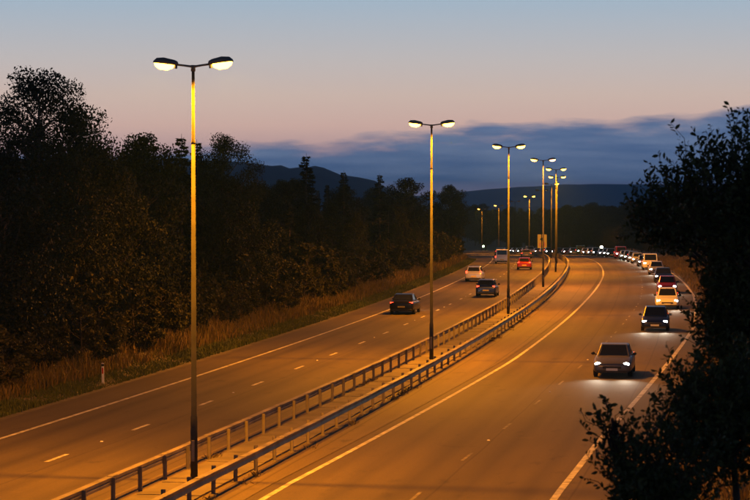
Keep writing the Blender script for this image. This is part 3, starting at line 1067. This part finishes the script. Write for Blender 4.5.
# ------------------------------------------------------------------ vehicles, at rest, lamps lit
M_glass = mat('car_glass', (0.012, 0.014, 0.016), 0.08, spec=0.6)
M_tyre = mat('tyre_rubber', (0.018, 0.018, 0.018), 0.85)
M_rim = mat('alloy_rim', (0.45, 0.45, 0.46), 0.35, 0.8)
M_head = mat('lit_headlamp', (0.9, 0.9, 0.9), 0.2, emit=(1.0, 0.93, 0.80), estr=60)
M_tail = mat('lit_tail_lamp', (0.6, 0.02, 0.01), 0.3, emit=(1.0, 0.035, 0.012), estr=9)
M_headoff = mat('clear_headlamp', (0.5, 0.5, 0.5), 0.15)
M_tailoff = mat('red_lamp_lens', (0.25, 0.01, 0.008), 0.25)
M_plw = mat('number_plate_white', (0.7, 0.7, 0.68), 0.5)
M_ply = mat('number_plate_yellow', (0.7, 0.5, 0.06), 0.5)
STYLES = {
    'hatchback': dict(len=4.1, st=[(-2.05, .30, .54, .66), (-1.97, .22, .64, .80), (-1.6, .19, .78, .87), (-1.0, .18, .90, .885), (0, .18, .94, .89), (1.2, .18, .97, .885), (1.8, .20, .97, .86), (2.0, .25, .93, .82), (2.05, .32, .72, .78)],
                      cab=(-1.02, .91, -.28, 1.44, 1.42, 1.41, 1.93, .96), wb=1.27, tail=(.66, 1.97, .86, .10, .17)),
    'saloon': dict(len=4.6, st=[(-2.3, .30, .56, .68), (-2.2, .22, .66, .82), (-1.8, .19, .80, .89), (-1.1, .18, .91, .905), (0, .18, .94, .91), (1.2, .18, .96, .905), (1.9, .20, .98, .88), (2.22, .25, .95, .84), (2.3, .32, .74, .78)],
                   cab=(-1.02, .92, -.22, 1.40, 1.0, 1.39, 1.72, .97), wb=1.38, tail=(.66, 2.21, .84, .15, .09)),
    'estate_car': dict(len=4.6, st=[(-2.3, .30, .56, .68), (-2.2, .22, .66, .82), (-1.8, .19, .80, .89), (-1.1, .18, .92, .905), (0, .18, .96, .91), (1.2, .18, .98, .905), (1.95, .20, .99, .88), (2.22, .25, .97, .84), (2.3, .32, .74, .80)],
                       cab=(-1.02, .93, -.25, 1.50, 1.80, 1.49, 2.18, 1.0), wb=1.36, tail=(.72, 2.21, .98, .08, .2)),
    'van': dict(len=5.0, st=[(-2.5, .32, .70, .78), (-2.42, .24, .86, .90), (-2.1, .20, 1.02, .955), (-1.6, .20, 1.12, .965), (0, .20, 1.14, .97), (1.5, .20, 1.14, .97), (2.3, .22, 1.14, .965), (2.46, .27, 1.12, .95), (2.5, .34, 1.0, .93)],
                cab=(-1.75, 1.10, -1.0, 1.92, 2.40, 1.92, 2.48, 1.10), wb=1.55, tail=(.86, 2.47, .95, .07, .24)),
}
def ell(m, cx, cy, cz, rx, ry, rz, n=10, k=6):
    rings = []
    for i in range(1, k):
        a = math.pi * i / k - math.pi / 2
        rings.append([(cx + rx * math.cos(a) * math.cos(2 * math.pi * j / n), cy + ry * math.sin(a), cz + rz * math.cos(a) * math.sin(2 * math.pi * j / n)) for j in range(n)])
    m.loft(rings)
def smoothed(mb, name, m, lv=2):
    me = mb.mesh(name, m, True)
    o = bpy.data.objects.new('tmp', me); C.objects.link(o)
    md = o.modifiers.new('s', 'SUBSURF'); md.levels = lv
    dg = bpy.context.evaluated_depsgraph_get()
    me2 = bpy.data.meshes.new_from_object(o.evaluated_get(dg))
    me2.name = name
    bpy.data.objects.remove(o)
    bpy.data.meshes.remove(me)
    return me2
CARBITS = {}
def car_bits(style):
    if style in CARBITS: return CARBITS[style]
    S = STYLES[style]
    body = MB(); rings = []
    for y, zb_, zt_, w in S['st']:
        hs = zt_ - zb_
        half = [(w * .55, zb_), (w * .93, zb_ + .03), (w, zb_ + hs * .25), (w, zb_ + hs * .55), (w * .97, zb_ + hs * .85), (w * .86, zt_ - .005), (w * .4, zt_ + .025)]
        rings.append([(x, y, z) for x, z in half] + [(-x, y, z) for x, z in reversed(half)])
    body.loft(rings)
    me_body = smoothed(body, 'body', None, 2)
    y0, z0, y1, z1, y2, z2, y3, z3 = S['cab']
    wb_, wr = S['st'][4][3] * .90, S['st'][4][3] * (.70 if style != 'van' else .86)
    wf, wk = wb_ * .94, wb_ * .93
    # cabin: base at belt line, roof above
    A = [(-wf, y0, z0 - .04), (wf, y0, z0 - .04), (wr * .95, y1, z1), (-wr * .95, y1, z1)]     # windscreen
    B = [(wk, y3, z3 - .04), (-wk, y3, z3 - .04), (-wr * .95, y2, z2), (wr * .95, y2, z2)]     # rear
    cab = MB()
    ym = (y1 + y2) / 2
    cab.add(A + B + [(wr, ym, max(z1, z2) + .03), (-wr, ym, max(z1, z2) + .03), (wb_, ym, z0 - .03), (-wb_, ym, z0 - .03)],
            [(0, 1, 2, 3), (4, 5, 6, 7), (3, 2, 8, 9), (9, 8, 7, 6), (1, 10, 8, 2), (10, 4, 7, 8), (5, 11, 9, 6), (11, 0, 3, 9), (0, 11, 10, 1), (11, 5, 4, 10)])
    me_cab = cab.mesh('cabin', None, False, bevel=.035)
    wins = []
    def pane(q, name, iu, iv0, iv1, th=.012):
        q = [Vector(p) for p in q]
        def bl(u, v): return (q[0] * (1 - u) + q[1] * u) * (1 - v) + (q[3] * (1 - u) + q[2] * u) * v
        c = [bl(iu, iv0), bl(1 - iu, iv0), bl(1 - iu, iv1), bl(iu, iv1)]
        n = (c[1] - c[0]).cross(c[3] - c[0]).normalized()
        ctr = sum(c, Vector()) / 4
        if n.dot(ctr - Vector((0, (y1 + y2) / 2, 1.1))) < 0: n = -n
        m = MB()
        m.loft([[tuple(p - n * .02) for p in c], [tuple(p + n * th) for p in c]])
        wins.append((name, m.mesh(name, M_glass, False, bevel=.004)))
    pane(A, 'windscreen', .07, .12, .93)
    pane(B, 'rear_window', .09, .2, .92)
    for s in (1, -1):
        fw = [(s * wf, y0, z0 - .04), (s * wb_, ym, z0 - .03), (s * wr, ym, max(z1, z2) + .03), (s * wr * .95, y1, z1)]
        rw = [(s * wb_, ym, z0 - .03), (s * wk, y3, z3 - .04), (s * wr * .95, y2, z2), (s * wr, ym, max(z1, z2) + .03)]
        pane(fw, 'side_window', .10, .2, .88)
        if style != 'van': pane(rw, 'side_window', .10, .22, .88)
    yf = S['st'][0][0]
    hz = S['st'][1][2] - .02
    hx = S['st'][1][3] * .78
    bits = []
    g = MB().box(-.42, .42, yf - .015, yf + .3, .42, .53); bits.append(('grille', g.mesh('grille', M_black, bevel=.01)))
    g = MB().box(-.70, .70, yf + .005, yf + .35, .22, .33); bits.append(('lower_bumper', g.mesh('lower_bumper', M_black, bevel=.02)))
    g = MB().box(-.26, .26, yf - .03, yf - .016, .33, .44); bits.append(('number_plate', g.mesh('number_plate', M_plw)))
    yr = S['st'][-1][0]
    g = MB().box(-.26, .26, yr + .004, yr + .018, .50, .61); bits.append(('number_plate', g.mesh('number_plate', M_ply)))
    g = MB().box(-.72, .72, yr - .3, yr + .012, .26, .40); bits.append(('rear_bumper', g.mesh('rear_bumper', M_black, bevel=.02)))
    for s in (-1, 1):
        g = MB(); ell(g, s * (wb_ + .13), y0 + .38, z0 + .08, .10, .07, .075)
        g.tube([(s * (wb_ - .02), y0 + .4, z0 + .01), (s * (wb_ + .08), y0 + .4, z0 + .05)], .025, 6)
        bits.append(('door_mirror', g.mesh('door_mirror', M_black, True)))
    heads = []
    for s in (-1, 1):
        g = MB(); ell(g, s * hx, S['st'][1][0] + .06, hz - .02, .15, .09, .075)
        heads.append((s * hx, S['st'][1][0], hz, g.mesh('headlight', None, True)))
    tx, ty, tz, tw, th = S['tail']
    tails = []
    for s in (-1, 1):
        g = MB().box(s * tx - tw, s * tx + tw, ty - .15, ty + .025, tz - th / 2, tz + th / 2)
        tails.append(g.mesh('tail_light', None, False, bevel=.015))
    r = .315 if style != 'van' else .34
    ty_ = MB(); prof = [(r * .62, -.10), (r * .97, -.10), (r, -.075), (r, .075), (r * .97, .10), (r * .62, .10)]
    nn = 20
    ty_.loft([[(x, rr * math.cos(2 * math.pi * j / nn), rr * math.sin(2 * math.pi * j / nn)) for j in range(nn)] for rr, x in prof])
    rim = MB()
    rim.tube([(-.085, 0, 0), (.085, 0, 0)], r * .60, 16)
    for j in range(5):
        a = 2 * math.pi * j / 5
        rim.tube([(-.0, 0, 0), (-.0, r * .58 * math.cos(a), r * .58 * math.sin(a))], .1, 4)
    CARBITS[style] = dict(body=me_body, cab=me_cab, wins=wins, bits=bits, heads=heads, tails=tails, tyre=ty_.mesh('wheel', M_tyre, True), rim=rim.mesh('rim', M_rim), r=r, wb=S['wb'], w=S['st'][4][3])
    return CARBITS[style]
PAINT = {}
def paint(n, c, metal=.3):
    return mat('car_paint_' + n, c, .28, metal)
COL = {'silver': (.45, .46, .47), 'white': (.75, .75, .73), 'black': (.012, .012, .014), 'dark blue': (.015, .03, .10), 'red': (.30, .02, .018), 'grey': (.13, .13, .14), 'dark green': (.015, .05, .03), 'light blue': (.18, .26, .36)}
PM = {k: paint(k.replace(' ', '_'), v, .35 if k != 'white' else 0.0) for k, v in COL.items()}
MESHC = {}
def cm_mesh(me, m, key):
    k = (me.name, key)
    if k not in MESHC:
        c_ = me.copy()
        c_.materials.clear(); c_.materials.append(m)
        MESHC[k] = c_
    return MESHC[k]
def car(style, colour, d, o, away, label, group, lights=True):
    b = car_bits(style)
    p = rp(d, o, 0.012)
    t = empty(style if style != 'van' else 'delivery_van', p, rz_at(d) + (math.pi if away else 0.0))
    t.rotation_euler.x = (-1 if away else 1) * math.atan((PZ(d + 1) - PZ(d - 1)) / 2)
    tag(t, label, 'car' if style != 'van' else 'van', group)
    link('body', cm_mesh(b['body'], PM[colour], colour), None, t)
    link('cabin', cm_mesh(b['cab'], PM[colour], colour), None, t)
    for n, me in b['wins']: link(n, me, None, t)
    for n, me in b['bits']: link(n, me, None, t)
    for hx, hy, hz, me in b['heads']:
        h = link('headlight', cm_mesh(me, M_head, 'on'), None, t)
        if lights:
            ld = bpy.data.lights.new('headlight_beam', 'SPOT')
            ld.energy = 260; ld.color = (1, .88, .68); ld.spot_size = R(76); ld.spot_blend = 1.0; ld.shadow_soft_size = .06
            lo = bpy.data.objects.new('headlight_beam', ld); C.objects.link(lo); lo.parent = h
            lo.location = (hx, hy - .12, hz)
            lo.rotation_euler = (R(88.3), 0, R(180))
    for me in b['tails']:
        link('tail_light', cm_mesh(me, M_tail, 'on'), None, t)
    for sx in (-1, 1):
        for sy in (-1, 1):
            w_ = link('wheel', b['tyre'], None, t)
            w_.location = (sx * (b['w'] - .125), sy * b['wb'], b['r'])
            link('rim', b['rim'], None, w_)
    return t
ORD = ['nearest', 'second', 'third', 'fourth', 'fifth', 'sixth', 'seventh', 'eighth', 'ninth', 'tenth', 'eleventh', 'twelfth', 'thirteenth', 'fourteenth', 'fifteenth', 'sixteenth', 'seventeenth', 'eighteenth', 'nineteenth', 'twentieth']
ONC = [(99, 'saloon', 'grey'), (133, 'hatchback', 'dark blue'), (160, 'estate_car', 'white'), (187, 'hatchback', 'red'), (212, 'saloon', 'black'), (236, 'hatchback', 'silver'), (256, 'van', 'white')]
FARST = ['saloon', 'hatchback', 'estate_car', 'hatchback', 'saloon', 'van', 'hatchback']
FARCOL = ['grey', 'light blue', 'black', 'white', 'silver', 'dark green', 'red', 'dark blue', 'grey']
d = 275.0
while d < 610:
    q = len(ONC)
    ONC.append((round(d + random.uniform(-1.5, 1.5), 1), FARST[q % 7], FARCOL[(q * 5) % 9]))
    d += random.choice((10.5, 13, 15, 17, 24))
for i, (d, st, colr) in enumerate(ONC):
    lab = f"{'nearest' if i == 0 else nth(i)} oncoming vehicle from the front, {colr} {st.replace('_', ' ').replace(' car', '')} with white headlights lit"
    car(st, colr, d, lerp(LANE_CAR, d), False, lab, 'oncoming vehicles with headlights lit', d < 330)
AWAY = [(150, 'saloon', 'black', -7.5), (178, 'hatchback', 'dark blue', -3.9), (212, 'estate_car', 'silver', -7.5), (255, 'hatchback', 'red', -3.9), (290, 'van', 'white', -7.5), (340, 'saloon', 'grey', -3.9), (385, 'hatchback', 'black', -7.5)]
for i, (d, st, colr, o) in enumerate(AWAY):
    lab = f"{ORD[i]} departing vehicle on the left carriageway, {colr} {st.replace('_', ' ').replace(' car', '')} with red tail lights lit"
    car(st, colr, d, o, True, lab, 'departing vehicles with tail lights lit', d < 300)

# ------------------------------------------------------------------ evening haze
HAZE = True
if HAZE:
    m = bpy.data.materials.new('evening_haze')
    m.use_nodes = True
    t_ = m.node_tree
    t_.nodes.clear()
    out = t_.nodes.new('ShaderNodeOutputMaterial')
    pv = t_.nodes.new('ShaderNodeVolumePrincipled')
    pv.inputs['Color'].default_value = (0.22, 0.55, 1.0, 1)
    pv.inputs['Density'].default_value = 0.00014
    pv.inputs['Anisotropy'].default_value = 0.3
    t_.links.new(pv.outputs[0], out.inputs['Volume'])
    hz_ = MB().box(-6500, 6500, -450, 8200, -60, 80).build('haze', m)
    tag(hz_, kind='stuff')
